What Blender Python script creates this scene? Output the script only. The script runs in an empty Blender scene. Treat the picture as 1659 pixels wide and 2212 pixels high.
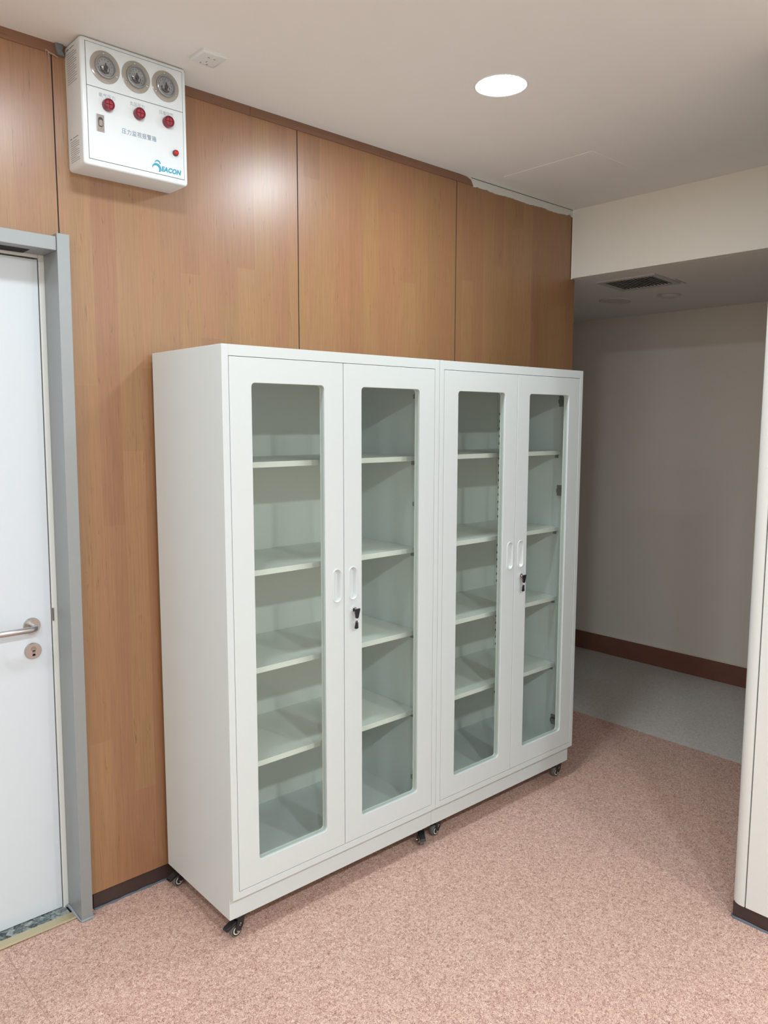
import bpy, bmesh, math, random
from mathutils import Vector, Matrix
random.seed(7)
S = bpy.context.scene
COL = S.collection

# ------------------------------------------------------------------ camera
F_PX, YAW, PITCH, ROLL = 1677.68, 0.7432, -0.1153, 0.0018
CAM = Vector((-1.2053, -2.471, 1.6446))
fw = Vector((math.sin(YAW)*math.cos(PITCH), math.cos(YAW)*math.cos(PITCH), math.sin(PITCH)))
rt = Vector((math.cos(YAW), -math.sin(YAW), 0)); up = rt.cross(fw)
c, s = math.cos(ROLL), math.sin(ROLL)
rt, up = c*rt+s*up, -s*rt+c*up
cd = bpy.data.cameras.new('camera'); cam = bpy.data.objects.new('camera', cd); COL.objects.link(cam)
M = Matrix((rt, up, -fw)).transposed().to_4x4(); M.translation = CAM
cam.matrix_world = M
cd.sensor_fit = 'VERTICAL'; cd.sensor_height = 36.0; cd.lens = 36.0*F_PX/2212.0
cd.clip_start = 0.02
S.camera = cam

# ------------------------------------------------------------------ world, exposure
S.view_settings.view_transform = 'Standard'
S.view_settings.look = 'None'
S.view_settings.gamma = 1.0
S.view_settings.use_curve_mapping = False
S.view_settings.exposure = 0.04
w = bpy.data.worlds.new('world'); S.world = w; w.use_nodes = True
w.node_tree.nodes['Background'].inputs[0].default_value = (0.5, 0.52, 0.55, 1)
w.node_tree.nodes['Background'].inputs[1].default_value = 0.02
# downlights: (x, y, emission strength); first in view, second and fourth inferred from shadows, rest added unseen fill
LIGHTS = [(0.93, -0.72, 205.0), (-0.24, -0.77, 112.0), (-1.42, -0.77, 150.0), (-0.25, -3.15, 500.0), (-1.42, -3.15, 480.0), (0.80, -3.15, 350.0), (-2.60, -3.15, 430.0), (-2.6, -0.77, 150.0)]
LIGHT_COL = (0.885, 0.99, 1.055, 1)
H = 2.76       # room ceiling
HB = 2.408     # corridor ceiling

# ------------------------------------------------------------------ materials
def new_mat(name):
    m = bpy.data.materials.new(name); m.use_nodes = True
    nt = m.node_tree; b = nt.nodes['Principled BSDF']
    return m, nt, b
def N(nt, t, **kw):
    n = nt.nodes.new(t)
    for k, v in kw.items():
        if k in n.inputs: n.inputs[k].default_value = v
        else: setattr(n, k, v)
    return n
def plain(name, col, rough=0.5, metal=0.0, spec=0.5, bump=0.0, bscale=60.0, var=0.0, coat=0.0):
    m, nt, b = new_mat(name)
    b.inputs['Base Color'].default_value = (*col, 1)
    b.inputs['Roughness'].default_value = rough
    b.inputs['Metallic'].default_value = metal
    b.inputs['Specular IOR Level'].default_value = spec
    b.inputs['Coat Weight'].default_value = coat
    if bump or var:
        tc = N(nt, 'ShaderNodeTexCoord'); no = N(nt, 'ShaderNodeTexNoise', Scale=bscale, Detail=4.0)
        nt.links.new(tc.outputs['Object'], no.inputs['Vector'])
        if bump:
            bp = N(nt, 'ShaderNodeBump', Strength=bump, Distance=0.002)
            nt.links.new(no.outputs['Fac'], bp.inputs['Height']); nt.links.new(bp.outputs['Normal'], b.inputs['Normal'])
        if var:
            no2 = N(nt, 'ShaderNodeTexNoise', Scale=bscale*0.07, Detail=3.0)
            nt.links.new(tc.outputs['Object'], no2.inputs['Vector'])
            mx = N(nt, 'ShaderNodeMix', data_type='RGBA')
            mx.inputs[6].default_value = (*[x*(1-var) for x in col], 1); mx.inputs[7].default_value = (*[min(1, x*(1+var)) for x in col], 1)
            nt.links.new(no2.outputs['Fac'], mx.inputs[0]); nt.links.new(mx.outputs[2], b.inputs['Base Color'])
    return m
def emit(name, col, st):
    m = bpy.data.materials.new(name); m.use_nodes = True; nt = m.node_tree; nt.nodes.clear()
    e = N(nt, 'ShaderNodeEmission'); e.inputs[0].default_value = col; e.inputs[1].default_value = st
    o = N(nt, 'ShaderNodeOutputMaterial'); nt.links.new(e.outputs[0], o.inputs[0]); return m
def glass_mat(name, tint, rough=0.0, ior=1.45):
    m = bpy.data.materials.new(name); m.use_nodes = True; nt = m.node_tree; nt.nodes.clear()
    t = N(nt, 'ShaderNodeBsdfTransparent'); t.inputs[0].default_value = (*tint, 1)
    g = N(nt, 'ShaderNodeBsdfGlossy'); g.inputs['Roughness'].default_value = rough
    f = N(nt, 'ShaderNodeFresnel'); f.inputs[0].default_value = ior
    mx = N(nt, 'ShaderNodeMixShader'); o = N(nt, 'ShaderNodeOutputMaterial')
    ge = N(nt, 'ShaderNodeNewGeometry'); iv = N(nt, 'ShaderNodeMath', operation='SUBTRACT'); iv.inputs[0].default_value = 1.0
    ml = N(nt, 'ShaderNodeMath', operation='MULTIPLY')
    nt.links.new(ge.outputs['Backfacing'], iv.inputs[1]); nt.links.new(iv.outputs[0], ml.inputs[0]); nt.links.new(f.outputs[0], ml.inputs[1])
    nt.links.new(ml.outputs[0], mx.inputs[0]); nt.links.new(t.outputs[0], mx.inputs[1]); nt.links.new(g.outputs[0], mx.inputs[2])
    nt.links.new(mx.outputs[0], o.inputs[0]); return m
def ramp(nt, fac, stops):
    r = N(nt, 'ShaderNodeValToRGB'); el = r.color_ramp.elements
    el[0].position, el[0].color = stops[0][0], (*stops[0][1], 1)
    el[1].position, el[1].color = stops[-1][0], (*stops[-1][1], 1)
    for p_, c_ in stops[1:-1]:
        e = el.new(p_); e.color = (*c_, 1)
    nt.links.new(fac, r.inputs[0]); return r
def wood_mat(name, dark=1.0, horizontal=False, tone=(1, 1, 1)):
    m, nt, b = new_mat(name); L = nt.links.new
    tc = N(nt, 'ShaderNodeTexCoord')
    def mapped(sx, sy, sz, loc=(0, 0, 0)):
        mp = N(nt, 'ShaderNodeMapping'); mp.inputs['Scale'].default_value = (sx, sy, sz) if not horizontal else (sz, sy, sx)
        mp.inputs['Location'].default_value = loc
        L(tc.outputs['Object'], mp.inputs['Vector']); return mp.outputs['Vector']
    # staves about 7 cm wide, broken at staggered heights, each with its own tone
    mv = mapped(13.3, 1, 0.85, (0.37, 0, 0.21)); sx = N(nt, 'ShaderNodeSeparateXYZ'); L(mv, sx.inputs[0])
    def math_(op, a_, b_=None):
        x = N(nt, 'ShaderNodeMath', operation=op)
        if isinstance(a_, (int, float)): x.inputs[0].default_value = a_
        else: L(a_, x.inputs[0])
        if b_ is not None:
            if isinstance(b_, (int, float)): x.inputs[1].default_value = b_
            else: L(b_, x.inputs[1])
        return x.outputs[0]
    ax_, az_ = ('X', 'Z') if not horizontal else ('Z', 'X')
    xi = math_('FLOOR', sx.outputs[ax_]); w1 = N(nt, 'ShaderNodeTexWhiteNoise', noise_dimensions='1D'); L(xi, w1.inputs['W'])
    zi = math_('FLOOR', math_('ADD', sx.outputs[az_], math_('MULTIPLY', w1.outputs['Value'], 9.0)))
    w2 = N(nt, 'ShaderNodeTexWhiteNoise', noise_dimensions='2D'); cb = N(nt, 'ShaderNodeCombineXYZ'); L(xi, cb.inputs[0]); L(zi, cb.inputs[1]); L(cb.outputs[0], w2.inputs['Vector'])
    vo = N(nt, 'ShaderNodeTexNoise', Scale=1.0, Detail=1.0); L(mapped(9, 1, 0.6), vo.inputs['Vector'])
    fc = math_('ADD', math_('MULTIPLY', w2.outputs['Value'], 0.55), math_('MULTIPLY', vo.outputs['Fac'], 0.45))
    r0 = ramp(nt, fc, [(0.15, (0.375*tone[0], 0.195*tone[1], 0.095*tone[2])), (0.40, (0.44*tone[0], 0.232*tone[1], 0.122*tone[2])), (0.60, (0.425*tone[0], 0.245*tone[1], 0.112*tone[2])), (0.85, (0.50*tone[0], 0.288*tone[1], 0.145*tone[2]))])
    mr = N(nt, 'ShaderNodeMapRange'); mr.inputs['To Min'].default_value = 0.97; mr.inputs['To Max'].default_value = 1.04; L(w1.outputs['Value'], mr.inputs['Value'])
    # fine grain
    fn = N(nt, 'ShaderNodeTexNoise', Scale=1.0, Detail=6.0, Roughness=0.65, Distortion=0.3); L(mapped(170, 20, 5.0), fn.inputs['Vector'])
    fr = N(nt, 'ShaderNodeMapRange'); fr.inputs['From Min'].default_value = 0.3; fr.inputs['From Max'].default_value = 0.7
    fr.inputs['To Min'].default_value = 0.86; fr.inputs['To Max'].default_value = 1.12; L(fn.outputs['Fac'], fr.inputs['Value'])
    # thin dark streaks
    st = N(nt, 'ShaderNodeTexNoise', Scale=1.0, Detail=3.0, Roughness=0.6, Distortion=1.2); L(mapped(120, 20, 9.0, (9, 0, 4)), st.inputs['Vector'])
    sr = ramp(nt, st.outputs['Fac'], [(0.0, (1, 1, 1)), (0.63, (1, 1, 1)), (0.71, (0.72, 0.66, 0.60)), (1.0, (0.5, 0.42, 0.36))])
    # knots
    kv = N(nt, 'ShaderNodeTexVoronoi', Scale=1.0); L(mapped(5.2, 0.01, 3.3, (1.2, 0, 0.4)), kv.inputs['Vector'])
    kr = ramp(nt, kv.outputs['Distance'], [(0.0, (0.5, 0.38, 0.28)), (0.02, (0.62, 0.5, 0.42)), (0.035, (1, 1, 1)), (1.0, (1, 1, 1))])
    mu = N(nt, 'ShaderNodeMath', operation='MULTIPLY'); L(mr.outputs[0], mu.inputs[0]); L(fr.outputs[0], mu.inputs[1])
    md = N(nt, 'ShaderNodeMath', operation='MULTIPLY'); L(mu.outputs[0], md.inputs[0]); md.inputs[1].default_value = dark
    def mul(a, bb):
        x = N(nt, 'ShaderNodeMix', data_type='RGBA', blend_type='MULTIPLY'); x.inputs[0].default_value = 1.0
        L(a, x.inputs[6]); L(bb, x.inputs[7]); return x.outputs[2]
    o = mul(mul(mul(r0.outputs[0], md.outputs[0]), sr.outputs[0]), kr.outputs[0])
    L(o, b.inputs['Base Color'])
    b.inputs['Roughness'].default_value = 0.365; b.inputs['Specular IOR Level'].default_value = 0.85
    bp = N(nt, 'ShaderNodeBump', Strength=0.06, Distance=0.001); L(fn.outputs['Fac'], bp.inputs['Height']); L(bp.outputs['Normal'], b.inputs['Normal'])
    return m
def fleck_mat(name, stops, scale=95.0, rough=0.55, stretch=1.0, blotch=0.06):
    m, nt, b = new_mat(name); L = nt.links.new
    tc = N(nt, 'ShaderNodeTexCoord')
    n1 = N(nt, 'ShaderNodeTexNoise', Scale=scale, Detail=1.3, Roughness=0.5, Distortion=2.2); L(tc.outputs['Object'], n1.inputs['Vector'])
    vo = N(nt, 'ShaderNodeTexVoronoi', Scale=scale*1.25); 
    n0 = N(nt, 'ShaderNodeTexNoise', Scale=scale*0.9, Detail=1.0); L(tc.outputs['Object'], n0.inputs['Vector'])
    dm = N(nt, 'ShaderNodeMix', data_type='RGBA', blend_type='LINEAR_LIGHT'); dm.inputs[0].default_value = 0.012
    L(tc.outputs['Object'], dm.inputs[6]); L(n0.outputs['Color'], dm.inputs[7]); L(dm.outputs[2], vo.inputs['Vector'])
    sc = N(nt, 'ShaderNodeSeparateColor'); L(vo.outputs['Color'], sc.inputs[0])
    mx = N(nt, 'ShaderNodeMix', data_type='FLOAT'); mx.inputs[0].default_value = 0.42
    L(n1.outputs['Fac'], mx.inputs[2]); L(sc.outputs[0], mx.inputs[3])
    r = ramp(nt, mx.outputs[0], stops)
    n2 = N(nt, 'ShaderNodeTexNoise', Scale=2.2, Detail=3.0); L(tc.outputs['Object'], n2.inputs['Vector'])
    mr = N(nt, 'ShaderNodeMapRange'); mr.inputs['To Min'].default_value = 1-blotch; mr.inputs['To Max'].default_value = 1+blotch; L(n2.outputs['Fac'], mr.inputs['Value'])
    x = N(nt, 'ShaderNodeMix', data_type='RGBA', blend_type='MULTIPLY'); x.inputs[0].default_value = 1.0
    L(r.outputs[0], x.inputs[6]); L(mr.outputs[0], x.inputs[7]); L(x.outputs[2], b.inputs['Base Color'])
    b.inputs['Roughness'].default_value = rough; b.inputs['Specular IOR Level'].default_value = 0.35
    bp = N(nt, 'ShaderNodeBump', Strength=0.15, Distance=0.001); L(n1.outputs['Fac'], bp.inputs['Height']); L(bp.outputs['Normal'], b.inputs['Normal'])
    return m

M_wood = wood_mat('wood laminate', dark=0.75, tone=(1.0, 0.91, 0.82))
M_wood_strip_shaded = wood_mat('wood strip with painted shade', dark=0.50, horizontal=True, tone=(1.0, 0.86, 0.86))  # redder laminate, darkened further to include the shade below the ceiling
M_ceil = plain('ceiling paint', (0.815, 0.80, 0.765), 0.9, spec=0.2, bump=0.05, bscale=120, var=0.02)
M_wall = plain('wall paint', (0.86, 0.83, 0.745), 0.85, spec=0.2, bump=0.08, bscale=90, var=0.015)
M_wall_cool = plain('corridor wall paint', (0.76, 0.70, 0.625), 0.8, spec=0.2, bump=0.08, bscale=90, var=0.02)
M_floor = fleck_mat('pink fleck vinyl', [(0.22, (0.20, 0.10, 0.07)), (0.36, (0.38, 0.215, 0.17)), (0.47, (0.55, 0.345, 0.28)), (0.58, (0.65, 0.43, 0.35)), (0.75, (0.84, 0.62, 0.52))], scale=200)
M_floor_grey = fleck_mat('grey fleck vinyl', [(0.15, (0.36, 0.33, 0.31)), (0.30, (0.56, 0.52, 0.485)), (0.5, (0.63, 0.59, 0.555)), (0.8, (0.70, 0.66, 0.62))], scale=110, rough=0.4)
M_granite = fleck_mat('granite', [(0.25, (0.03, 0.045, 0.045)), (0.42, (0.12, 0.15, 0.145)), (0.55, (0.22, 0.25, 0.24)), (0.75, (0.38, 0.41, 0.39))], scale=45, rough=0.25)
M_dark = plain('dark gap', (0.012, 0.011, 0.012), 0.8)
M_skirt = plain('dark brown skirting', (0.055, 0.032, 0.028), 0.45, var=0.25, bscale=200)
M_skirt_red = plain('red brown skirting', (0.205, 0.085, 0.06), 0.4, var=0.15, bscale=150)
M_seal = plain('blue grey sealant', (0.12, 0.145, 0.175), 0.35, bump=0.6, bscale=120, var=0.3)
M_steel_grey = plain('grey powder coat', (0.325, 0.345, 0.35), 0.38, metal=0.3, spec=0.5)
M_door = plain('door paint', (0.67, 0.725, 0.77), 0.35, bump=0.02, bscale=300)
M_casing = plain('casing paint', (0.70, 0.72, 0.69), 0.4)
M_brass = plain('brass', (0.60, 0.52, 0.34), 0.35, metal=0.7)
M_ss = plain('brushed stainless', (0.50, 0.475, 0.46), 0.28, metal=1.0)
M_ss_dark = plain('plated steel', (0.36, 0.35, 0.33), 0.35, metal=1.0)
M_chrome = plain('chrome', (0.8, 0.8, 0.8), 0.12, metal=1.0)
M_cab = plain('cabinet powder coat', (0.665, 0.71, 0.705), 0.38, spec=0.45, bump=0.015, bscale=900)
M_cab_in = plain('cabinet inner coat', (0.80, 0.81, 0.765), 0.45, spec=0.4)
M_plastic = plain('white plastic', (0.76, 0.79, 0.79), 0.22)
M_pull = plain('cabinet pull plastic', (0.68, 0.72, 0.72), 0.2)
M_black = plain('black plastic', (0.012, 0.013, 0.015), 0.3)
M_tyre = plain('grey tyre', (0.16, 0.15, 0.15), 0.5)
M_cream = plain('cream hub', (0.70, 0.66, 0.58), 0.4)
M_glass = glass_mat('green tinted glass', (0.956, 0.981, 0.965), ior=1.38)
M_clear = glass_mat('clear dome', (0.93, 0.94, 0.95), ior=1.5)
M_clear_ring = plain('clear plastic flange', (0.36, 0.325, 0.28), 0.15, coat=0.5)
M_box = plain('alarm box paint', (0.75, 0.795, 0.81), 0.28)
M_boxgap = plain('panel seam', (0.05, 0.055, 0.065), 0.6)
M_red = plain('red lens', (0.17, 0.005, 0.012), 0.18, coat=0.6)
M_red_in = plain('red lens face', (0.36, 0.045, 0.075), 0.25)
M_redled = plain('small red lens', (0.5, 0.01, 0.012), 0.2)
M_darkgrey = plain('dark grey', (0.05, 0.05, 0.055), 0.4)
M_dial = plain('gauge interior', (0.40, 0.40, 0.41), 0.3, metal=0.5, var=0.5, bscale=500)
M_ink = plain('blue grey ink', (0.20, 0.27, 0.37), 0.6)
M_inkpale = plain('pale ink', (0.42, 0.45, 0.50), 0.6)
M_logo = plain('logo blue', (0.05, 0.34, 0.50), 0.5)
M_stick = plain('sticker print', (0.36, 0.35, 0.33), 0.6)
M_stick2 = plain('sticker heading', (0.12, 0.12, 0.12), 0.6)
M_putty = plain('grey putty', (0.17, 0.18, 0.19), 0.8, bump=0.8, bscale=150, var=0.3)
M_caulk = plain('pale caulk', (0.36, 0.26, 0.21), 0.6, bump=0.4, bscale=200)
M_plaster = plain('plaster filler', (0.70, 0.69, 0.65), 0.85, bump=0.3, bscale=80, var=0.08)
M_pier = plain('ivory metal panel', (0.735, 0.745, 0.715), 0.35, bump=0.02, bscale=400)
M_vent = plain('vent paint', (0.55, 0.53, 0.50), 0.5)
M_disc = plain('off lamp diffuser', (0.62, 0.60, 0.57), 0.4)

# ------------------------------------------------------------------ mesh helpers
def box(bm, x0, x1, y0, y1, z0, z1):
    v = [bm.verts.new(p) for p in ((x0,y0,z0),(x1,y0,z0),(x1,y1,z0),(x0,y1,z0),(x0,y0,z1),(x1,y0,z1),(x1,y1,z1),(x0,y1,z1))]
    return [bm.faces.new([v[i] for i in q]) for q in ((0,3,2,1),(4,5,6,7),(0,1,5,4),(1,2,6,5),(2,3,7,6),(3,0,4,7))]
def cyl(bm, cen, axis, r0, r1, h, n=32, caps=True):
    """frustum from cen along axis"""
    a = Vector(axis).normalized(); t = Vector((0,0,1)) if abs(a.z) < .9 else Vector((1,0,0))
    u = a.cross(t).normalized(); w_ = a.cross(u); cen = Vector(cen)
    A = [bm.verts.new(cen+(u*math.cos(2*math.pi*i/n)+w_*math.sin(2*math.pi*i/n))*r0) for i in range(n)]
    B = [bm.verts.new(cen+a*h+(u*math.cos(2*math.pi*i/n)+w_*math.sin(2*math.pi*i/n))*r1) for i in range(n)]
    for i in range(n): bm.faces.new((A[i], A[(i+1)%n], B[(i+1)%n], B[i]))
    if caps: bm.faces.new(A[::-1]); bm.faces.new(B)
def lathe(bm, cen, axis, prof, n=40, close=True):
    """prof: list of (radius, height along axis)"""
    a = Vector(axis).normalized(); t = Vector((0,0,1)) if abs(a.z) < .9 else Vector((1,0,0))
    u = a.cross(t).normalized(); w_ = a.cross(u); cen = Vector(cen); rings = []
    for r, h in prof:
        if r < 1e-6: rings.append([bm.verts.new(cen+a*h)])
        else: rings.append([bm.verts.new(cen+a*h+(u*math.cos(2*math.pi*i/n)+w_*math.sin(2*math.pi*i/n))*r) for i in range(n)])
    for A, B in zip(rings, rings[1:]):
        for i in range(n):
            j = (i+1) % n
            if len(A) == 1 and len(B) == 1: continue
            if len(A) == 1: bm.faces.new((A[0], B[j], B[i]))
            elif len(B) == 1: bm.faces.new((A[i], A[j], B[0]))
            else: bm.faces.new((A[i], A[j], B[j], B[i]))
def tube(bm, pts, r, n=12):
    pts = [Vector(p) for p in pts]; rings = []; pu = None
    for i, p in enumerate(pts):
        d = (pts[min(i+1, len(pts)-1)]-pts[max(i-1, 0)]).normalized()
        if pu is None:
            t = Vector((0,0,1)) if abs(d.z) < .9 else Vector((1,0,0)); u = d.cross(t).normalized()
        else: u = (pu-d*pu.dot(d)).normalized()
        pu = u; w_ = d.cross(u); rr = r[i] if isinstance(r, (list, tuple)) else r
        rings.append([bm.verts.new(p+(u*math.cos(2*math.pi*k/n)+w_*math.sin(2*math.pi*k/n))*rr) for k in range(n)])
    for A, B in zip(rings, rings[1:]):
        for k in range(n): bm.faces.new((A[k], A[(k+1)%n], B[(k+1)%n], B[k]))
    bm.faces.new(rings[0][::-1]); bm.faces.new(rings[-1])
def rrect(cx, cz, hw, hh, r, n=6):
    pts = []
    for qx, qz, a0 in ((1,1,0),(-1,1,90),(-1,-1,180),(1,-1,270)):
        for k in range(n+1):
            a = math.radians(a0+90*k/n)
            pts.append((cx+qx*(hw-r)+r*math.cos(a), cz+qz*(hh-r)+r*math.sin(a)))
    return pts
def plate_holes(bm, outer, holes, y0, y1):
    """flat plate in the XZ plane from y0 (front) to y1 with holes"""
    loops = []; edges = []
    for pts in [outer]+holes:
        vs = [bm.verts.new((x, y0, z)) for x, z in pts]
        es = [bm.edges.new((vs[i], vs[(i+1) % len(vs)])) for i in range(len(vs))]
        loops.append(vs); edges += es
    r = bmesh.ops.triangle_fill(bm, use_beauty=True, use_dissolve=False, edges=edges)
    fs = [g for g in r['geom'] if isinstance(g, bmesh.types.BMFace)]
    ex = bmesh.ops.extrude_face_region(bm, geom=fs)
    vs = [g for g in ex['geom'] if isinstance(g, bmesh.types.BMVert)]
    bmesh.ops.translate(bm, verts=vs, vec=(0, y1-y0, 0))
    bmesh.ops.recalc_face_normals(bm, faces=bm.faces)
def prism(bm, pts, ax, a0, a1):
    """extrude a 2-D polygon along axis ax (0,1,2) from a0 to a1"""
    def P(q, a):
        l = list(q); l.insert(ax, a); return l
    A = [bm.verts.new(P(q, a0)) for q in pts]; B = [bm.verts.new(P(q, a1)) for q in pts]; n = len(pts)
    for i in range(n): bm.faces.new((A[i], A[(i+1)%n], B[(i+1)%n], B[i]))
    bm.faces.new(A[::-1]); bm.faces.new(B)
    bmesh.ops.recalc_face_normals(bm, faces=bm.faces)
def loft(bm, loops, cap_last=True, cap_first=False):
    R = [[bm.verts.new(p) for p in L_] for L_ in loops]; n = len(R[0])
    for A, B in zip(R, R[1:]):
        for i in range(n): bm.faces.new((A[i], A[(i+1)%n], B[(i+1)%n], B[i]))
    if cap_last: bm.faces.new(R[-1])
    if cap_first: bm.faces.new(R[0][::-1])
def obj(name, bm, mat, parent=None, bevel=0.0, smooth=False, seg=2, loc=None):
    bmesh.ops.recalc_face_normals(bm, faces=bm.faces)
    me = bpy.data.meshes.new(name); bm.to_mesh(me); bm.free()
    o = bpy.data.objects.new(name, me); COL.objects.link(o)
    me.materials.append(mat)
    if parent: o.parent = parent
    if loc: o.location = loc
    if bevel:
        m = o.modifiers.new('bevel', 'BEVEL'); m.width = bevel; m.segments = seg; m.limit_method = 'ANGLE'; m.angle_limit = math.radians(40)
    if smooth:
        for p in me.polygons: p.use_smooth = True
        try: me.set_sharp_from_angle(angle=math.radians(40))
        except Exception: pass
    return o
def mesh(name, fn, mat, parent=None, **kw):
    bm = bmesh.new(); fn(bm); return obj(name, bm, mat, parent, **kw)
def boxes(name, lst, mat, parent=None, **kw):
    def fn(bm):
        for b in lst: box(bm, *b)
    return mesh(name, fn, mat, parent, **kw)
def empty(name, loc=(0,0,0), rz=0.0):
    o = bpy.data.objects.new(name, None); COL.objects.link(o); o.location = loc; o.rotation_euler = (0,0,rz)
    o.empty_display_size = 0.05; return o
def tag(o, label, cat, group=None, kind=None):
    o['label'] = label; o['category'] = cat
    if group: o['group'] = group
    if kind: o['kind'] = kind
    return o
def struct(o, label, cat): return tag(o, label, cat, kind='structure')
def text_mesh(name, body, size, mat, parent, loc, width=None, height=None, shear=0.0, extrude=0.0003, bold=0.0, rot=(math.pi/2, 0, 0), space=1.0):
    cu = bpy.data.curves.new(name, 'FONT'); cu.body = body; cu.size = size; cu.shear = shear; cu.extrude = extrude
    cu.offset = bold; cu.space_character = space
    t = bpy.data.objects.new(name, cu); COL.objects.link(t)
    dg = bpy.context.evaluated_depsgraph_get(); me = bpy.data.meshes.new_from_object(t.evaluated_get(dg))
    bpy.data.objects.remove(t); bpy.data.curves.remove(cu)
    me.materials.clear(); me.materials.append(mat)
    if len(me.vertices) and width:
        xs = [v.co.x for v in me.vertices]; ys = [v.co.y for v in me.vertices]
        x0, x1, y0, y1 = min(xs), max(xs), min(ys), max(ys); sx = width/(x1-x0); sy = (height/(y1-y0)) if height else sx
        for v in me.vertices: v.co.x = (v.co.x-x0)*sx; v.co.y = (v.co.y-y0)*sy
    o = bpy.data.objects.new(name, me); COL.objects.link(o); o.parent = parent; o.location = loc; o.rotation_euler = rot
    return o

# ================================================================== THE SETTING
XL, YF = -3.4, -4.6            # left and front limits of the room
XC, XF = 2.455, 3.634          # corridor: near side, far wall
o = boxes('floor', [(XL, 2.51, YF, 0.02, -0.05, 0)], M_floor); struct(o, 'pink flecked vinyl floor of the room', 'floor')
o = boxes('floor', [(2.51, XF+.1, -4.4, 3.0, -0.05, 0.0)], M_floor_grey); struct(o, 'grey speckled vinyl floor of the corridor', 'floor')
# thin weld lines in the pink vinyl
o = boxes('trim_1', [(-0.5528, -0.5508, -4.5, -0.03, 0.0, 0.0005)], plain('vinyl weld', (0.44, 0.25, 0.20), 0.5)); struct(o, 'thin weld seam across the pink vinyl floor', 'floor seam')
o = boxes('ceiling', [(XL, 2.418, YF, 0.0, H, H+0.12), (XL, 2.418, 0.0, 0.2, H+.002, H+0.12)], M_ceil); struct(o, 'off-white painted ceiling of the room', 'ceiling')
o = boxes('trim_2', [(1.700, 2.178, -0.578, -0.112, H-0.0022, H+0.01)], M_ceil, bevel=0.0018); struct(o, 'flush square access hatch in the ceiling near the corner', 'access hatch')
SL = 0.0455                    # the corridor ceiling falls slightly away from the opening
def zc(x): return HB-SL*(x-2.47)
def corr_ceiling(bm):
    prism(bm, [(2.47, zc(2.47)), (XF+.1, zc(XF+.1)), (XF+.1, HB+.3), (2.47, HB+.3)], 1, -4.4, 0.0)
    prism(bm, [(XC+.001, zc(XC)), (XF+.1, zc(XF+.1)), (XF+.1, HB+.3), (XC+.001, HB+.3)], 1, 0.0, 3.0)
o = mesh('ceiling', corr_ceiling, M_ceil); struct(o, 'lower off-white ceiling of the dark corridor', 'ceiling')
o = boxes('wall_right', [(2.418, 2.47, -4.4, -0.003, HB, H+.1)], M_wall, bevel=0.003); struct(o, 'cream painted bulkhead above the corridor opening', 'bulkhead')
boxes('edge_bead', [(2.414, 2.421, -0.012, -0.003, HB-0.004, HB+.004), (2.4155, 2.4185, -0.007, -0.003, HB, H)], M_wall, o)
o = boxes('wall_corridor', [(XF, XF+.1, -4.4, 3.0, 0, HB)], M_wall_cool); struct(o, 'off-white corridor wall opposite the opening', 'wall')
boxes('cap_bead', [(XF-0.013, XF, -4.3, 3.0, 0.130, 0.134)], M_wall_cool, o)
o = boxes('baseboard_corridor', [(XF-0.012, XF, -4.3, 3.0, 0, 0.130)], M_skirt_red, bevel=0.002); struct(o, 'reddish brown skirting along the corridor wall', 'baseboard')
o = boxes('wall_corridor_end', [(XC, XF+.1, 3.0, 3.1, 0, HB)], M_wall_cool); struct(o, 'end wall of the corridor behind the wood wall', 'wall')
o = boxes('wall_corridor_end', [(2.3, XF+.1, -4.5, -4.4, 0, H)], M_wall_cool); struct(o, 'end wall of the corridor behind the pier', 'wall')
o = boxes('wall_left', [(XL-.1, XL, YF, 0.1, 0, H)], M_wall); struct(o, 'painted wall left of the camera', 'wall')
o = boxes('wall_front', [(XL, 2.4, YF-.1, YF, 0, H)], M_wall); struct(o, 'painted wall behind the camera', 'wall')

# --- wood clad back wall
DX0, DX1, DZ = -1.26, -0.300, 2.156      # door opening
wb = boxes('wall_back', [(XL, DX0, .012, .20, 0, H), (DX0, DX1, .012, .20, DZ, H), (DX1, XC-.012, .012, .20, 0, H+.0)], M_dark)
struct(wb, 'back wall clad in orange brown wood laminate panels', 'wall')
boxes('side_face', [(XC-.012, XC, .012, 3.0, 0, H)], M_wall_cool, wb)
seams = [-0.2798, 0.619, 1.5087, XC]
PB, PT = 0.059, 2.729
G = 0.0022
boxes('wood_panel', [(-0.2798+.002, .619-G, 0, .012, PB, PT)], M_wood, wb)
boxes('wood_panel', [(.619+G, 1.5087-G, 0, .012, PB, PT)], M_wood, wb)
boxes('wood_panel', [(1.5087+G, 2.4185, 0, .012, PB, PT), (2.4185, XC, 0, .012, PB, HB-0.002), (XC-.001, XC+.002, .0005, .03, PB, HB-.002)], M_wood, wb)
boxes('wood_panel', [(DX0-.02, -0.2798-.002, 0, .012, DZ+.01, PT)], M_wood, wb)
boxes('wood_panel', [(XL, DX0-.024, 0, .012, PB, PT)], M_wood, wb)
boxes('seam_shade', [(x_-G-.0002, x_+G+.0002, .0006, .0125, PB, PT) for x_ in (-0.2798, .619, 1.5087)], M_dark, wb)  # black fill paints in the shade of the open panel gaps
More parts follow.
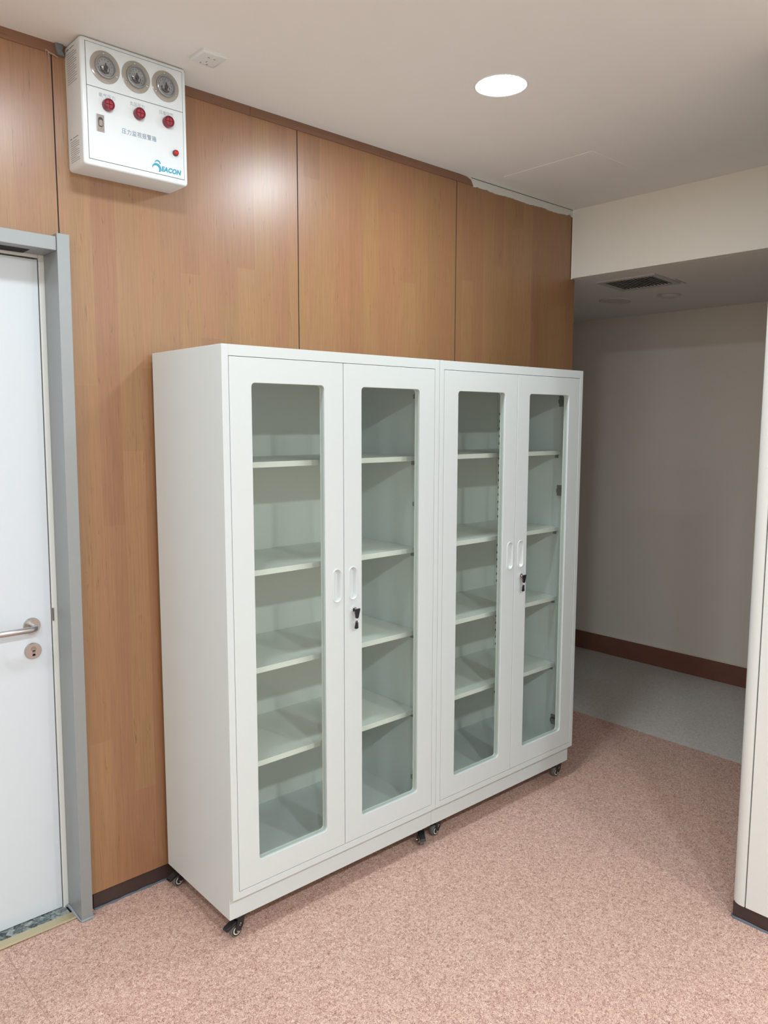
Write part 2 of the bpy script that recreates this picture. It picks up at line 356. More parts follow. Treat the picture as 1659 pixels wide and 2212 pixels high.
# brown strip between the panels and the ceiling, in lengths, ending ragged at the right
boxes('top_strip', [(XL, 0.4105, -.004, .010, PT, H)], M_wood_strip_shaded, wb)
boxes('top_strip', [(0.4118, 1.038, -.004, .010, PT, H)], M_wood_strip_shaded, wb)
def strip_end(bm):
    up_ = [(1.039, H), (1.52, H), (1.60, H-.004), (1.66, H-.018), (1.72, PT-.004)]
    prism(bm, up_+[(1.039, PT-.001)], 1, -.004, .010)
mesh('top_strip', strip_end, M_wood_strip_shaded, wb)
def filler(bm):
    rf = random.Random(21); top = [(1.56, H), (2.4165, H)]; n = 60; low = []
    for i in range(n+1):
        x = 2.4165-(2.4165-1.62)*i/n
        zz = PT-.006+rf.uniform(-.0016, .0020)+.0020*math.sin(i*.37)
        if 1 <= i <= 3: zz += (.004, .013, .004)[i-1]
        low.append((x, zz))
    low += [(1.60, H-.01)]
    prism(bm, top+low, 1, -.0045, .010)
mesh('plaster_filler', filler, M_plaster, wb)
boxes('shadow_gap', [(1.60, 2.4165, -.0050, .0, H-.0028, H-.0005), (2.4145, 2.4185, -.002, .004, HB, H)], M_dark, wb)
# putty lump and caulk drips above the door
def lump(bm):
    pts = [(-.246, H), (-.250, 2.742), (-.243, 2.728), (-.262, 2.727), (-.268, 2.740), (-.272, H)]
    prism(bm, pts, 1, -.014, .006)
mesh('putty_patch', lump, M_putty, wb, bevel=.003)
def drips(bm):
    tube(bm, [(-.2965, -.0035, 2.735), (-.2955, -.001, 2.718), (-.2945, -.0005, 2.690)], [.0016, .0011, .0005], 8)
    tube(bm, [(-.2895, -.0035, 2.733), (-.2885, -.001, 2.712), (-.2875, -.0005, 2.668)], [.0018, .0014, .0005], 8)
    tube(bm, [(-.297, -.003, 2.735), (-.285, -.003, 2.729), (-.272, -.003, 2.727), (-.262, -.003, 2.722)], [.002, .003, .003, .002], 8)
mesh('caulk_drips', drips, M_caulk, wb, smooth=True)
# skirting under the wood wall
bb = boxes('baseboard_back', [(-0.262, XC, .006, .012, 0, PB-.005)], M_skirt); struct(bb, 'dark brown recessed skirting under the wood wall', 'baseboard')
def bead(bm):
    r = random.Random(3); pts = []; x = -0.262
    rr = []
    while x < XC:
        pts.append((x, .0035+r.uniform(-.002, .001), .001)); rr.append(r.uniform(.003, .0062)); x += .022
    tube(bm, pts, rr, 8)
mesh('sealant_bead', bead, M_seal, bb, smooth=True)

# --- door (slightly out of plumb, as a separate assembly turned about the Y axis)
dr = empty('door_1'); struct(dr, 'white flush door in a grey metal frame at the left', 'door')
dr.rotation_euler = (0, 0.0085, 0); dr.location = (-0.019, 0, 0)
JT = 2.204
boxes('jamb', [(-.300, -.262, -.0347, .092, 0, JT)], M_steel_grey, dr, bevel=.0015)
boxes('jamb', [(DX0-.04, DX0-.002, -.0347, .092, 0, JT)], M_steel_grey, dr, bevel=.0015)
boxes('header', [(DX0-.002, -.3005, -.030, .092, 2.153, 2.194)], M_steel_grey, dr, bevel=.0015)
boxes('casing', [(-.317, -.2985, .078, .13, 0.0, 2.157), (DX0-.002, DX0+.018, .078, .13, 0, 2.157), (DX0+.018, -.317, .078, .13, 2.144, 2.157)], M_casing, dr, bevel=.003)
boxes('stop_gap', [(DX0, -.300, .125, .14, 0, 2.155)], M_dark, dr)
leaf = boxes('door_leaf', [(DX0+.022, -.3205, .080, .120, 0.006, 2.139)], M_door, dr, bevel=.001)
HX, HZ = -.382, 0.992
def rose(bm, z): lathe(bm, (HX, .080, z), (0,-1,0), [(0, 0), (.026, 0), (.026, .006), (.0245, .008), (0, .008)], 48)
hd = mesh('lever_handle', lambda bm: (rose(bm, HZ), tube(bm, [(HX, .074, HZ), (HX, .050, HZ), (HX-.002, .038, HZ), (HX-.008, .029, HZ), (HX-.018, .025, HZ), (HX-.06, .024, HZ), (HX-.125, .025, HZ), (HX-.132, .028, HZ), (HX-.135, .040, HZ)], .0095, 20)), M_ss, leaf, smooth=True)
kr = mesh('keyhole_rose', lambda bm: rose(bm, .910), M_ss, leaf, smooth=True)
mesh('lock_cylinder', lambda bm: (cyl(bm, (HX+.001, .0745, .917), (0,-1,0), .0085, .0085, .0035, 28), box(bm, HX-.0035, HX+.0055, .0710, .0745, .895, .912), cyl(bm, (HX+.001, .0745, .896), (0,-1,0), .005, .005, .0035, 20)), M_ss_dark, leaf, smooth=True)
boxes('strike_plate', [(-.3165, -.3125, .0745, .12, .998, 1.040)], M_ss_dark, dr)
# hanging edge on the far side of the leaf, hidden side kept simple
th = boxes('threshold', [(DX0, -.312, .030, .105, -.02, .003)], M_granite, dr)
def strip_b(bm): prism(bm, [(-.004, .0), (-.003, .0035), (.0, .005), (.032, .005), (.033, .0)], 0, DX0, -.301)
mesh('brass_strip', strip_b, M_brass, dr)
def seal2(bm):
    tube(bm, [(-.302, -.036, .001), (-.280, -.037, .002), (-.262, -.035, .001), (-.259, -.015, .001), (-.260, .004, .001)], [.004, .0045, .0045, .004, .003], 8)
    tube(bm, [(-.302, -.034, .002), (-.303, .0, .003), (-.302, .04, .006), (-.302, .076, .006), (-.312, .077, .004)], [.002, .004, .005, .006, .003], 8)
mesh('sealant_bead', seal2, plain('pale grey sealant', (0.27, 0.31, 0.34), 0.3, bump=0.6, bscale=120, var=0.25), dr, smooth=True)

# --- pier at the right, clad in ivory panels with a rounded corner
PX, PY, PBZ = 1.293, -1.465, 0.056
pr = boxes('wall_pier', [(PX+.012, 2.418, YF, PY-.012, 0, H)], M_dark); struct(pr, 'right-hand wall end clad in ivory panels with a rounded corner', 'wall')
def corner(bm):
    R = .040; pts = []
    pts.append((PX, -1.5125)); 
    for k in range(13):
        a = math.radians(180-90*k/12); pts.append((PX+R+R*math.cos(a), PY-R+R*math.sin(a)))
    pts += [(2.418, PY), (2.418, PY-.012), (PX+R, PY-.012)]
    for k in range(1, 12):
        a = math.radians(90+90*k/12); r2 = R-.012; pts.append((PX+R+r2*math.cos(a), PY-R+r2*math.sin(a)))
    pts += [(PX+.012, PY-R), (PX+.012, -1.5125)]
    prism(bm, pts, 2, PBZ, H)
mesh('wall_panel', corner, M_pier, pr, smooth=True)
boxes('wall_panel', [(PX, PX+.012, -2.42, -1.5165, PBZ, H)], M_pier, pr, bevel=.001)
boxes('wall_panel', [(PX, PX+.012, -3.33, -2.424, PBZ, H)], M_pier, pr, bevel=.001)
boxes('wall_panel', [(PX, PX+.012, YF, -3.334, PBZ, H)], M_pier, pr, bevel=.001)
o = boxes('baseboard_pier', [(PX+.009, 2.418, -1.474, -1.477+.004, 0, PBZ), (PX+.009, PX+.0122, YF, -1.474, 0, PBZ)], M_skirt); struct(o, 'dark brown skirting under the ivory panels', 'baseboard')
def bead2(bm):
    r = random.Random(5); pts = [(PX+.4, -1.470, .001), (PX+.2, -1.470, .001), (PX+.012, -1.470, .001)]; rr = [.004, .004, .005]; y = -1.478
    while y > -3.5: pts.append((PX+.006+r.uniform(-.001, .001), y, .001)); rr.append(r.uniform(.0035, .006)); y -= .03
    tube(bm, pts, rr, 8)
mesh('sealant_bead', bead2, M_seal, o, smooth=True)

# ================================================================== CEILING LIGHTS
def downlight(x, y, z, st, label, group):
    t = tag(empty('ceiling_light', (x, y, z)), label, 'ceiling light', group)
    mesh('trim_ring', lambda bm: lathe(bm, (0,0,0), (0,0,-1), [(.080, -.03), (.080, .002), (.086, .003), (.0905, 0.0), (.0905, -.03)], 64), M_plastic, t, smooth=True)
    mesh('diffuser', lambda bm: lathe(bm, (0,0,-0.0012), (0,0,-1), [(.0799, 0), (.04, .0008), (0, .001)], 64), emit('lit diffuser', LIGHT_COL, st), t)
    return t
names = ['round white downlight glowing in the ceiling above the cabinets', 'round white downlight in the ceiling in front of the alarm box',
         'added fill downlight, unseen, in the ceiling before the door', 'round white downlight in the ceiling right of the camera', 'added fill downlight, unseen, in the ceiling left of the camera',
         'added fill downlight, unseen, near the ivory pier behind the camera', 'added fill downlight, unseen, in the rear left corner of the room', 'added fill downlight, unseen, beyond the left edge of the door']
for (x, y, st), nm in zip(LIGHTS, names): downlight(x, y, H, st, nm, 'ceiling downlights')

# ================================================================== GLASS CABINETS
W, YB, YFr, YPl = 0.8985, 0.0, -0.4538, -0.4299
ZT, ZL, ZP, ZD0, ZD1, ZW0, ZW1 = 1.8694, 0.1485, 0.0705, 0.1711, 1.8368, 0.2489, 1.7608
FI, WO, WI, CR = 0.0226, 0.0769, 0.0778, 0.013
SH = [1.518, 1.170, 0.847, 0.530]
YG = YFr+0.003                        # door front plane a touch behind the frame lip
def stadium(cx, cz, hw, hh, y, n=10):
    pts = []
    for k in range(n+1):
        a = math.pi*k/n; pts.append((cx+hw*math.cos(a), y, cz+hh-hw+hw*math.sin(a)))
    for k in range(n+1):
        a = math.pi+math.pi*k/n; pts.append((cx+hw*math.cos(a), y, cz-hh+hw+hw*math.sin(a)))
    return pts
def make_door(parent, left):
    x0, x1 = (FI+.0015, W/2-.0012) if left else (W/2+.0012, W-FI-.0015)
    wx0, wx1 = (FI+WO, W/2-WI) if left else (W/2+WI, W-FI-WO)
    hx = W/2-.030 if left else W/2+.0385
    hz = 1.099; z0, z1 = ZD0+.0015, ZD1-.0015; yb = YFr+.0205
    win = rrect((wx0+wx1)/2, (ZW0+ZW1)/2, (wx1-wx0)/2, (ZW1-ZW0)/2, CR)
    hole = [(p[0], p[2]) for p in stadium(hx, hz, .0172, .0562, 0)]
    d = mesh('door', lambda bm: plate_holes(bm, [(x0,z0),(x1,z0),(x1,z1),(x0,z1)], [win, hole], YFr+.0003, yb), M_cab, parent, bevel=.0011, seg=2)
    # inner fold behind the window
    mesh('door_lining', lambda bm: plate_holes(bm, rrect((wx0+wx1)/2, (ZW0+ZW1)/2, (wx1-wx0)/2+.020, (ZW1-ZW0)/2+.020, .014), [win], yb, yb+.006), M_cab_in, d)
    boxes('glass_pane', [(wx0-.004, wx1+.004, YFr+.0050, YFr+.0090, ZW0-.004, ZW1+.004)], M_glass, d)
    def pull(bm):
        L_ = [stadium(hx, hz, .0195, .0585, YFr+.0002), stadium(hx, hz, .0193, .0583, YFr-.0016), stadium(hx, hz, .0180, .0570, YFr-.0022), stadium(hx, hz, .0158, .0548, YFr-.0018),
              stadium(hx, hz, .0145, .0535, YFr+.001), stadium(hx, hz, .0125, .0505, YFr+.009), stadium(hx, hz, .0095, .0470, YFr+.0130)]
        loft(bm, L_)
    mesh('recessed_handle', pull, M_pull, d, smooth=True)
    hxw = (x0, 1) if left else (x1, -1)
    for hzz in (1.739, 1.337, 0.255):
        xw = FI if left else W-FI; sg = 1 if left else -1
        def hinge(bm):
            def bx(a, b_, y0, y1, za, zb): box(bm, min(xw+sg*a, xw+sg*b_), max(xw+sg*a, xw+sg*b_), y0, y1, hzz+za, hzz+zb)
            bx(.0005, .003, yb+.040, yb+.085, -.024, .024)
            bx(.003, .016, yb+.008, yb+.080, -.008, .008)
            bx(.010, .030, yb+.0005, yb+.014, -.017, .017)
            cyl(bm, (xw+sg*.016, yb+.060, hzz), (sg,0,0), .004, .004, .002, 12)
        mesh('hinge', hinge, M_ss_dark, d)
    if not left:
        mesh('lock', lambda bm: lathe(bm, (.4895, YFr+.001, 1.008), (0,-1,0), [(0,0), (.0095,0), (.0095,.004), (.0085,.0075), (.0055,.008), (0,.0078)], 28), M_chrome, d, smooth=True)
    return d
def make_caster(parent, x, y, ang, brake):
    c_ = empty('caster', (x, y, 0), ang); c_.parent = parent
    R_, off = .0205, .017; T = ZP-.0005
    mesh('wheel', lambda bm: lathe(bm, (off, -.0095, R_), (0,1,0), [(.0155, 0), (.0190, 0), (.0205, .003), (.0205, .016), (.0190, .019), (.0155, .019)], 36), M_tyre, c_, smooth=True)
    mesh('hub', lambda bm: lathe(bm, (off, -.0105, R_), (0,1,0), [(.0098, .0012), (.0098, 0), (.0138, 0), (.0142, .0015), (.0142, .0195), (.0138, .021), (.0098, .021), (.0098, .0198)], 36), M_cream, c_, smooth=True)
    mesh('wheel_core', lambda bm: lathe(bm, (off, -.0100, R_), (0,1,0), [(0, 0), (.0172, 0), (.0176, .002), (.0176, .018), (.0172, .020), (0, .020)], 36), M_black, c_, smooth=True)
    def fork(bm):
        for sy in (-1, 1):
            y0, y1 = (sy*.0120, sy*.0150); y0, y1 = min(y0, y1), max(y0, y1)
            prism(bm, [(-.012, T-.008), (.014, T-.008), (.024, R_+.012), (off+.008, R_-.004), (off, R_-.008), (off-.008, R_-.003), (-.004, R_+.010)], 1, y0, y1)
        box(bm, -.014, .015, -.015, .015, T-.0105, T-.0065)
    mesh('fork', fork, M_black, c_, bevel=.0012)
    def plate(bm):
        box(bm, -.024, .024, -.022, .022, T-.0025, T)
        cyl(bm, (0,0,T-.0075), (0,0,1), .013, .015, .005, 24)
    mesh('mounting_plate', plate, M_black, c_)
    mesh('axle_bolt', lambda bm: (cyl(bm, (off, -.0190, R_), (0,1,0), .0032, .0042, .004, 16), cyl(bm, (off, .015, R_), (0,1,0), .0042, .0032, .004, 16),
                                  cyl(bm, (.006, -.0165, R_+.0235), (0,1,0), .0022, .0022, .033, 12), cyl(bm, (off-.008, -.0162, R_+.018), (0,1,0), .0018, .0018, .0324, 12)), M_chrome, c_, smooth=True)
    if brake:
        mesh('brake_pedal', lambda bm: prism(bm, [(.008, R_+.031), (.022, R_+.033), (.054, R_+.020), (.058, R_+.013), (.053, R_+.010), (.034, R_+.017), (.012, R_+.022)], 1, -.0115, .0115), M_black, c_, bevel=.002)
    return c_
def make_cabinet():
    t = empty('glass_door_cabinet')
    e = .0005
    def body(bm):
        # side panels with the toe notch at the front bottom
        for xa, xb in ((0, FI), (W-FI, W)):
            prism(bm, [(YB, ZP), (YPl, ZP), (YPl, ZL), (YFr, ZL), (YFr, ZT), (YB, ZT)], 0, xa, xb)
    mesh('side_panel', lambda bm: prism(bm, [(YB, ZP), (YPl, ZP), (YPl, ZL), (YFr, ZL), (YFr, ZT), (YB, ZT)], 0, 0, FI), M_cab, t, bevel=.0013)
    mesh('side_panel', lambda bm: prism(bm, [(YB, ZP), (YPl, ZP), (YPl, ZL), (YFr, ZL), (YFr, ZT), (YB, ZT)], 0, W-FI, W), M_cab, t, bevel=.0013)
    boxes('top_panel', [(FI-e, W-FI+e, YFr, YB, ZD1, ZT)], M_cab, t)
    boxes('bottom_panel', [(FI-e, W-FI+e, YFr, YB, ZL, ZD0)], M_cab, t)
    boxes('plinth', [(FI-e, W-FI+e, YPl, YPl+.02, ZP, ZL)], M_cab, t)
    boxes('underside', [(FI-e, W-FI+e, YPl+.02, YB, ZP+.002, ZP+.006)], M_cab_in, t)
    boxes('back_panel', [(FI, W-FI, YB-.010, YB, ZD0, ZD1)], M_cab_in, t)
    for z in SH:
        sh = boxes('shelf', [(FI+.001, W-FI-.001, -.362, -.011, z-.0185, z)], M_cab_in, t, bevel=.001)
        for xc_ in (FI+.0035, W-FI-.0035): boxes('shelf_clip', [(xc_-.003, xc_+.003, -.350, -.335, z-.034, z-.0185)], M_ss_dark, sh)
    for xa, xb in ((FI, FI+.030), (W-FI-.030, W-FI)):
        def pil(bm): 
            box(bm, xa, xb, -.0165, -.0105, ZD0, ZD1)
        pl_ = mesh('shelf_rail', pil, M_cab_in, t)
        pl_.data.materials.append(M_dark)
        bm = bmesh.new(); bm.from_mesh(pl_.data); z = .30; xm = xb-.009 if xa < .1 else xa+.009
        while z < 1.70:
            if not any(abs(z-q+.009) < .018 for q in SH):
                for f in box(bm, xm-.0022, xm+.0022, -.0172, -.0160, z-.006, z+.006): f.material_index = 1
            z += .0355
        bm.to_mesh(pl_.data); bm.free()
    make_door(t, True); make_door(t, False)
    return t
def copy_tree(o, parent=None):
    n = o.copy(); COL.objects.link(n)
    if parent: n.parent = parent
    for ch in list(o.children): copy_tree(ch, n)
    return n
CT = -0.02
def cabpos(x, y=0.0, z=0.0): return Vector((math.cos(CT)*x-math.sin(CT)*y, math.sin(CT)*x+math.cos(CT)*y-.02, z))
cab1 = make_cabinet(); cab1.location = cabpos(0.0); cab1.rotation_euler.z = CT
tag(cab1, 'white steel cabinet with two glass doors, nearest the grey framed door', 'cabinet', 'glass door cabinets')
cab2 = copy_tree(cab1); cab2.location = cabpos(0.9); 
tag(cab2, 'white steel cabinet with two glass doors, nearest the dark corridor', 'cabinet', 'glass door cabinets')
PI = math.pi
def cst(cab, lst):
    for x, y, a, b in lst: make_caster(cab, x, y, a, b)
cst(cab1, [(.046, -.410, PI*1.02, True), (.868, -.400, math.radians(238), True), (.034, -.034, PI*1.04, True), (.860, -.045, PI*.7, False)])
cst(cab2, [(.064, -.398, PI*1.02, False), (.862, -.402, PI*.98, False), (.045, -.045, PI*1.2, False), (.860, -.045, PI*.6, False)])

# keys hanging in the locks
def key_shape(bm, z0, w0, w1, h, y, lean=0.0, t=.0032):
    pts = [(-w0/2, z0), (w0/2, z0), (w1/2+lean, z0-h*.92), (w1/4+lean, z0-h), (-w1/4+lean, z0-h), (-w1/2+lean, z0-h*.92)]
    prism(bm, pts, 1, y-t, y+t)
def key_bunch(cx, label, ring):
    k = empty('key_set', cabpos(cx, YFr-.008, 1.008), CT); tag(k, label, 'keys', 'keys in the cabinet locks')
    mesh('key_blade', lambda bm: box(bm, -.001, .001, -.009, .001, -.004, .004), M_chrome, k)
    mesh('key_head', lambda bm: key_shape(bm, .005, .0235, .0115, .033, -.013, -.002), M_black, k, bevel=.0012)
    def rg(bm): tube(bm, [(.000+.0065*math.cos(a), -.013, -.0335+.0075*math.sin(a)) for a in [2*PI*i/20 for i in range(21)]], .0006, 6)
    mesh('key_ring', rg, M_chrome, k)
    mesh('spare_key', lambda bm: key_shape(bm, -.0375, .008, .0155, .0275, -.010, -.002, .0025), M_black, k, bevel=.001)
    mesh('spare_key_slot', lambda bm: box(bm, -.0012, .0012, -.0130, -.0120, -.055, -.042), M_darkgrey, k)
    return k
key_bunch(.4895, 'two black-headed keys on a ring in the lock of the left cabinet', True)
key_bunch(.9+.4895, 'two black-headed keys on a ring in the lock of the right cabinet', True)

# ================================================================== PRESSURE ALARM BOX
ab = empty('alarm_box', (0, 0, 0)); tag(ab, 'white wall-mounted gas pressure alarm box with three round gauges and red lamps', 'alarm box')
AX0, AX1, AZ0, AZ1, AD = -.240, .0985, 2.400, 2.7585, -.113
mesh('housing', lambda bm: loft(bm, [[(x, y_, z) for x, z in rrect((AX0+AX1)/2, (AZ0+AZ1)/2, (AX1-AX0)/2-i_, (AZ1-AZ0)/2-i_, .010-i_*.5, 4)] for y_, i_ in ((-.001, 0), (AD+.007, 0), (AD+.003, .0012), (AD+.0008, .0035), (AD, .0065))], cap_first=True), M_box, ab, smooth=True)
PXa, PXb, PZa, PZb, PZm = -.2245, .0860, 2.4175, 2.7470, 2.6245
boxes('panel_seam', [(PXa, PXb, AD-.0003, AD+.002, PZa, PZb)], M_boxgap, ab)
boxes('upper_panel', [(PXa+.0013, PXb-.0013, AD-.0012, AD+.002, PZm+.0008, PZb-.0013)], M_box, ab, bevel=.0004)
fp = boxes('front_panel', [(PXa+.0013, PXb-.0013, AD-.0012, AD+.002, PZa+.0013, PZm-.0008)], M_box, ab, bevel=.0004)
yp = AD-.0012
for i, gx in enumerate((-.1665, -.0695, .0270)):
    gz = 2.687
    g = mesh('gauge', lambda bm: lathe(bm, (gx, yp, gz), (0,-1,0), [(.024, 0), (.0455, 0), (.0455, .0012), (.0440, .0020), (.0250, .0020), (.024, .0005)], 56), M_clear_ring, ab, smooth=True)
    mesh('gauge_rim', lambda bm: lathe(bm, (gx, yp, gz), (0,-1,0), [(.0265, .0015), (.0320, .0015), (.0325, .006), (.0310, .0095), (.0290, .0105), (.0275, .009), (.0265, .002)], 48), plain('gauge rim', (.34, .35, .36), .15, metal=.4) if i == 0 else bpy.data.materials['gauge rim'], g, smooth=True)
    mesh('gauge_face', lambda bm: lathe(bm, (gx, yp, gz), (0,-1,0), [(0, .001), (.028, .001), (.028, .0018), (0, .0018)], 40), M_dial, g)
    def works(bm):
        prism(bm, [(gx-.012, gz-.014), (gx-.002, gz-.019), (gx+.010, gz-.016), (gx+.013, gz-.004), (gx+.004, gz+.006), (gx-.003, gz+.001), (gx-.016, gz-.002)], 1, yp-.006, yp-.0018)
        box(bm, gx-.0015, gx+.0015, yp-.009, yp-.006, gz-.012, gz+.010)
        cyl(bm, (gx, yp-.005, gz-.003), (0,-1,0), .006, .006, .005, 20)
    mesh('gauge_movement', works, M_darkgrey, g, bevel=.0006)
    mesh('gauge_plate', lambda bm: (box(bm, gx-.013, gx-.006, yp-.0075, yp-.0065, gz-.010, gz+.003), box(bm, gx+.004, gx+.009, yp-.0075, yp-.0065, gz-.013, gz-.001)), M_ss, g)
    mesh('gauge_marks', lambda bm: [box(bm, gx+.021*math.cos(a)-.0009, gx+.021*math.cos(a)+.0009, yp-.0022, yp-.0017, gz+.021*math.sin(a)-.0012, gz+.021*math.sin(a)+.0012) for a in [math.radians(-40+26*k) for k in range(11)]], M_darkgrey, g)
    mesh('dome_cover', lambda bm: lathe(bm, (gx, yp, gz), (0,-1,0), [(.0275, .009)]+[(.0275*math.cos(math.radians(a)), .009+.010*math.sin(math.radians(a))) for a in range(12, 91, 13)]+[(0, .019)], 48), M_clear, g, smooth=True)
    for an in (95, 215, 335):
        a = math.radians(an); sx, sz = gx+.0385*math.cos(a), gz+.0385*math.sin(a)
        mesh('screw', lambda bm: (lathe(bm, (sx, yp-.0018, sz), (0,-1,0), [(0,0), (.0031, 0), (.0028, .0013), (.0012, .0020), (.0010, .0010), (0, .0009)], 16)), M_ss, g, smooth=True)
for rx in (-.1625, -.0650, .0310):
    rz = 2.581
    l = mesh('warning_lamp', lambda bm: lathe(bm, (rx, yp, rz), (0,-1,0), [(0, 0), (.0175, 0), (.0172, .012), (.0160, .015), (.0125, .0155), (.0120, .0140), (0, .0140)], 40), M_red, ab, smooth=True)
    mesh('lamp_face', lambda bm: lathe(bm, (rx, yp-.0138, rz), (0,-1,0), [(0, .001), (.0112, .0003), (.0112, 0), (0, 0)], 32), M_red_in, l)
    mesh('lamp_cross', lambda bm: (box(bm, rx-.0010, rx+.0010, yp-.0156, yp-.0142, rz-.0112, rz+.0112), box(bm, rx-.0112, rx+.0112, yp-.0156, yp-.0142, rz-.0010, rz+.0010)), M_red, l)
for nm, x0, x1, z0, z1, m_, ch in (('lamp_caption', -.1885, -.1385, 2.6005, 2.6125, M_inkpale, '氧气压力'), ('lamp_caption', -.0915, -.0450, 2.6010, 2.6130, M_inkpale, '负压压力'),
                               ('lamp_caption', .0035, .0515, 2.6005, 2.6125, M_inkpale, '压缩空气'), ('title_text', -.1205, -.0090, 2.5125, 2.5285, M_ink, '压力监视报警箱')):
    text_mesh(nm, ch, .014, m_, ab, (x0, yp-.0002, z0), width=x1-x0, height=z1-z0, space=1.12)
# key switch plate
sw = boxes('lock_plate', [(-.1985, -.1750, yp-.003, yp, 2.5010, 2.5490)], M_ss, ab, bevel=.0012)
mesh('lock_opening', lambda bm: prism(bm, [(p[0], p[1]) for p in rrect(-.1868, 2.5275, .0072, .0140, .007, 6)], 1, yp-.0036, yp-.0028), M_darkgrey, sw)
mesh('lock_button', lambda bm: prism(bm, [(p[0], p[1]) for p in rrect(-.1868, 2.5250, .0058, .0085, .004, 5)], 1, yp-.0050, yp-.0034), M_chrome, sw, bevel=.0006)
mesh('lock_latch', lambda bm: prism(bm, [(-.1925, 2.5125), (-.1812, 2.5125), (-.1868, 2.5060)], 1, yp-.0042, yp-.0028), M_chrome, sw)
# small indicator
il = mesh('indicator', lambda bm: lathe(bm, (.0545, yp, 2.4935), (0,-1,0), [(0, 0), (.0092, 0), (.0092, .006), (.0080, .0065), (0, .0066)], 28), M_darkgrey, ab, smooth=True)
mesh('indicator_lens', lambda bm: lathe(bm, (.0545, yp-.006, 2.4935), (0,-1,0), [(.0078, 0), (.0074, .005), (.0050, .0072), (0, .0078)], 28), M_redled, il, smooth=True)
# logo
text_mesh('logo_text', 'EACON', .016, M_logo, ab, (.0050, yp-.0002, 2.4285), width=.0690, height=.0158, shear=.22, bold=.0008, space=1.06)
def swoosh(bm):
    def arc(cx, cz, ro, ri, off, a0, a1, sx=1.0, n=22):
        pts = []
        for k in range(n+1):
            a = math.radians(a0+(a1-a0)*k/n); pts.append((cx+sx*ro*math.cos(a), cz+ro*math.sin(a)))
        for k in range(n+1):
            a = math.radians(a1+(a0-a1)*k/n); pts.append((cx+off[0]+sx*ri*math.cos(a), cz+off[1]+ri*math.sin(a)))
        prism(bm, pts, 1, yp-.0006, yp)
    arc(-.0105, 2.4345, .0150, .0110, (-.0024, -.0030), -38, 172, 1.0)
    arc(-.0065, 2.4500, .0098, .0086, (-.0012, -.0030), 5, 175, 1.0)
mesh('logo_emblem', swoosh, M_logo, ab)
# printed labels on the left side of the housing
def side_print(rows):
    def fn(bm):
        r = random.Random(11)
        for z, y0, y1, h in rows:
            y = y0
            while y > y1:
                L_ = r.uniform(.004, .011)
                box(bm, AX0-.0003, AX0+.0002, max(y-L_, y1), y, z, z+h); y -= L_+.0015
    return fn
rows = [(2.728-.0065*k, -.018, -.018-(.070 if k % 3 else .055), .0022) for k in range(14)]
mesh('printed_label', side_print(rows), M_stick, ab)
mesh('label_heading', side_print([(2.740, -.016, -.032, .0035), (2.7405, -.040, -.072, .0018)]), M_stick2, ab)
rows = [(2.478-.0058*k, -.020, -.020-(.064 if k % 4 else .045), .0020) for k in range(11)]
mesh('printed_label', side_print(rows), M_stick, ab)
mesh('label_heading', side_print([(2.4865, -.020, -.030, .0030), (2.4870, -.040, -.078, .0018)]), M_stick2, ab)
mesh('side_knob', lambda bm: prism(bm, [(AX1-.001, 2.4870), (AX1+.0055, 2.4880), (AX1+.0035, 2.5010), (AX1-.001, 2.5020)], 1, -.098, -.088), M_plastic, ab, bevel=.001)

# ================================================================== CEILING SOCKET
so = empty('ceiling_socket', (.1108, -.2378, H), math.radians(0.5)); tag(so, 'white five-hole power socket mounted on the ceiling beside the alarm box', 'socket')
mesh('face_plate', lambda bm: loft(bm, [[(x, y_, z_) for x, y_ in rrect(0, 0, hw, hw, .004, 4)] for z_, hw in ((0, .0435), (-.0065, .0435), (-.0085, .0415))], cap_first=True), M_plastic, so, smooth=True)
def slots5(bm):
    for x, y, dx, dy in ((-.007, -.012, .0042, .0011), (.013, -.012, .0042, .0011), (.002, .016, .0011, .0042), (-.010, .032, .0012, .004), (.012, .032, .0012, .004)):
        box(bm, x-dx, x+dx, y-dy, y+dy, -.0090, -.0083)
mesh('socket_holes', slots5, M_darkgrey, so)
boxes('hole_inset', [(-.036, .036, -.036, .036, -.0087, -.0084)], M_plastic, so)

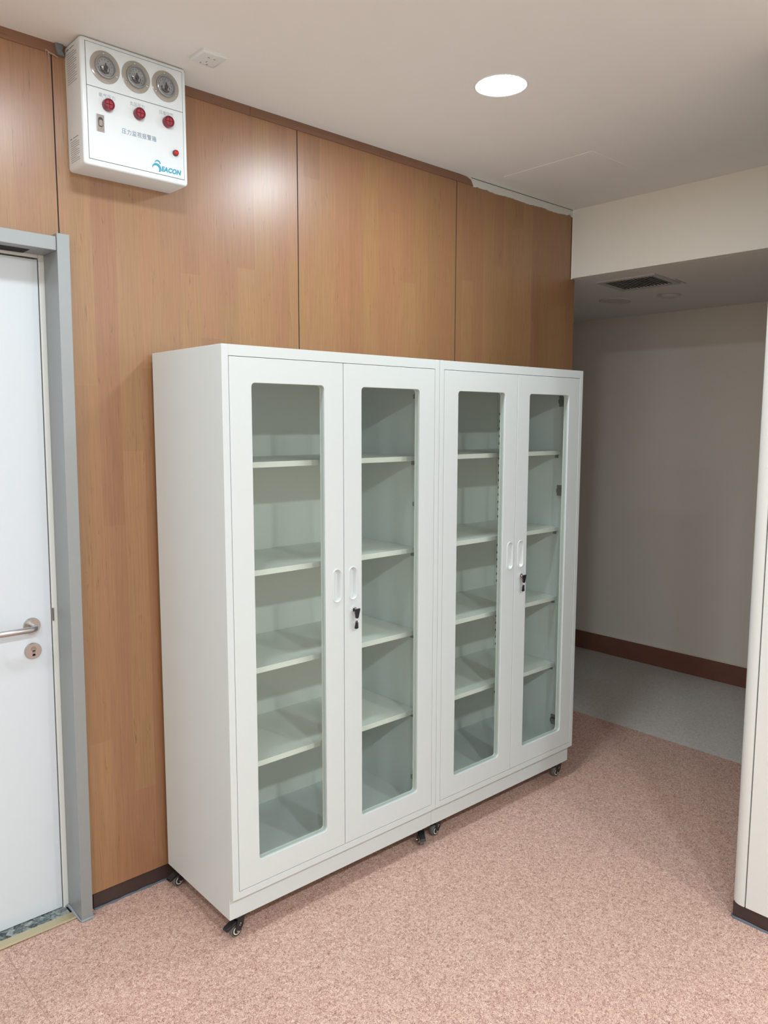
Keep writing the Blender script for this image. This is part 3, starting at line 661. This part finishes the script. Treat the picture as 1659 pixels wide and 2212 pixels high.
# ================================================================== CORRIDOR CEILING FITTINGS
TILT = math.atan(SL)
vt = empty('air_vent', (2.712, -.228, zc(2.712))); vt.rotation_euler.y = TILT; tag(vt, 'square slatted air vent in the dark corridor ceiling', 'vent')
VX, VY = .140, .172
boxes('vent_frame', [(-VX, VX, -VY, -VY+.028, -.009, .001), (-VX, VX, VY-.028, VY, -.009, .001), (-VX, -VX+.028, -VY+.028, VY-.028, -.009, .001), (VX-.028, VX, -VY+.028, VY-.028, -.009, .001)], M_vent, vt, bevel=.002)
boxes('vent_duct', [(-VX+.02, VX-.02, -VY+.02, VY-.02, -.001, .0005)], M_darkgrey, vt)
def slats_y(bm):
    n = 14
    for i in range(n):
        y = -VY+.028+(2*VY-.056)*(i+.5)/n
        bmm = [(-VX+.026, y-.003, -.0085), (-VX+.026, y+.0005, -.0085), (-VX+.026, y+.008, -.001), (-VX+.026, y+.0045, -.001)]
        A = [bm.verts.new(p) for p in bmm]; B = [bm.verts.new((VX-.026, p[1], p[2])) for p in bmm]
        for k in range(4): bm.faces.new((A[k], A[(k+1)%4], B[(k+1)%4], B[k]))
        bm.faces.new(A[::-1]); bm.faces.new(B)
mesh('vent_slats', slats_y, M_vent, vt)
boxes('vent_lug', [(.045, .165, -.190, -.184, -.006, .001)], M_vent, vt)
sp = empty('ceiling_light', (3.098, .137, zc(3.098))); sp.rotation_euler.y = TILT; tag(sp, 'unlit round downlight flush in the corridor ceiling, left of the smaller one', 'ceiling light', None)
mesh('trim_ring', lambda bm: lathe(bm, (0,0,0), (0,0,-1), [(.082, -.004), (.082, .003), (.090, .007), (.097, .001), (.097, -.004)], 56), M_disc, sp, smooth=True)
mesh('diffuser', lambda bm: lathe(bm, (0,0,0), (0,0,-1), [(.082, .002), (0, .003)], 48), M_disc, sp)
sp = empty('smoke_detector', (3.123, -.192, zc(3.123))); sp.rotation_euler.y = TILT; tag(sp, 'small round fitting in the corridor ceiling, right of the larger disc', 'ceiling fitting', None)
mesh('housing', lambda bm: lathe(bm, (0,0,0), (0,0,-1), [(0, -.001), (.052, -.001), (.052, .006), (.045, .013), (.030, .017), (0, .018)], 48), M_disc, sp, smooth=True)
mesh('base_ring', lambda bm: lathe(bm, (0,0,0), (0,0,-1), [(.052, -.001), (.068, -.001), (.068, .003), (.052, .005)], 48), M_vent, sp, smooth=True)
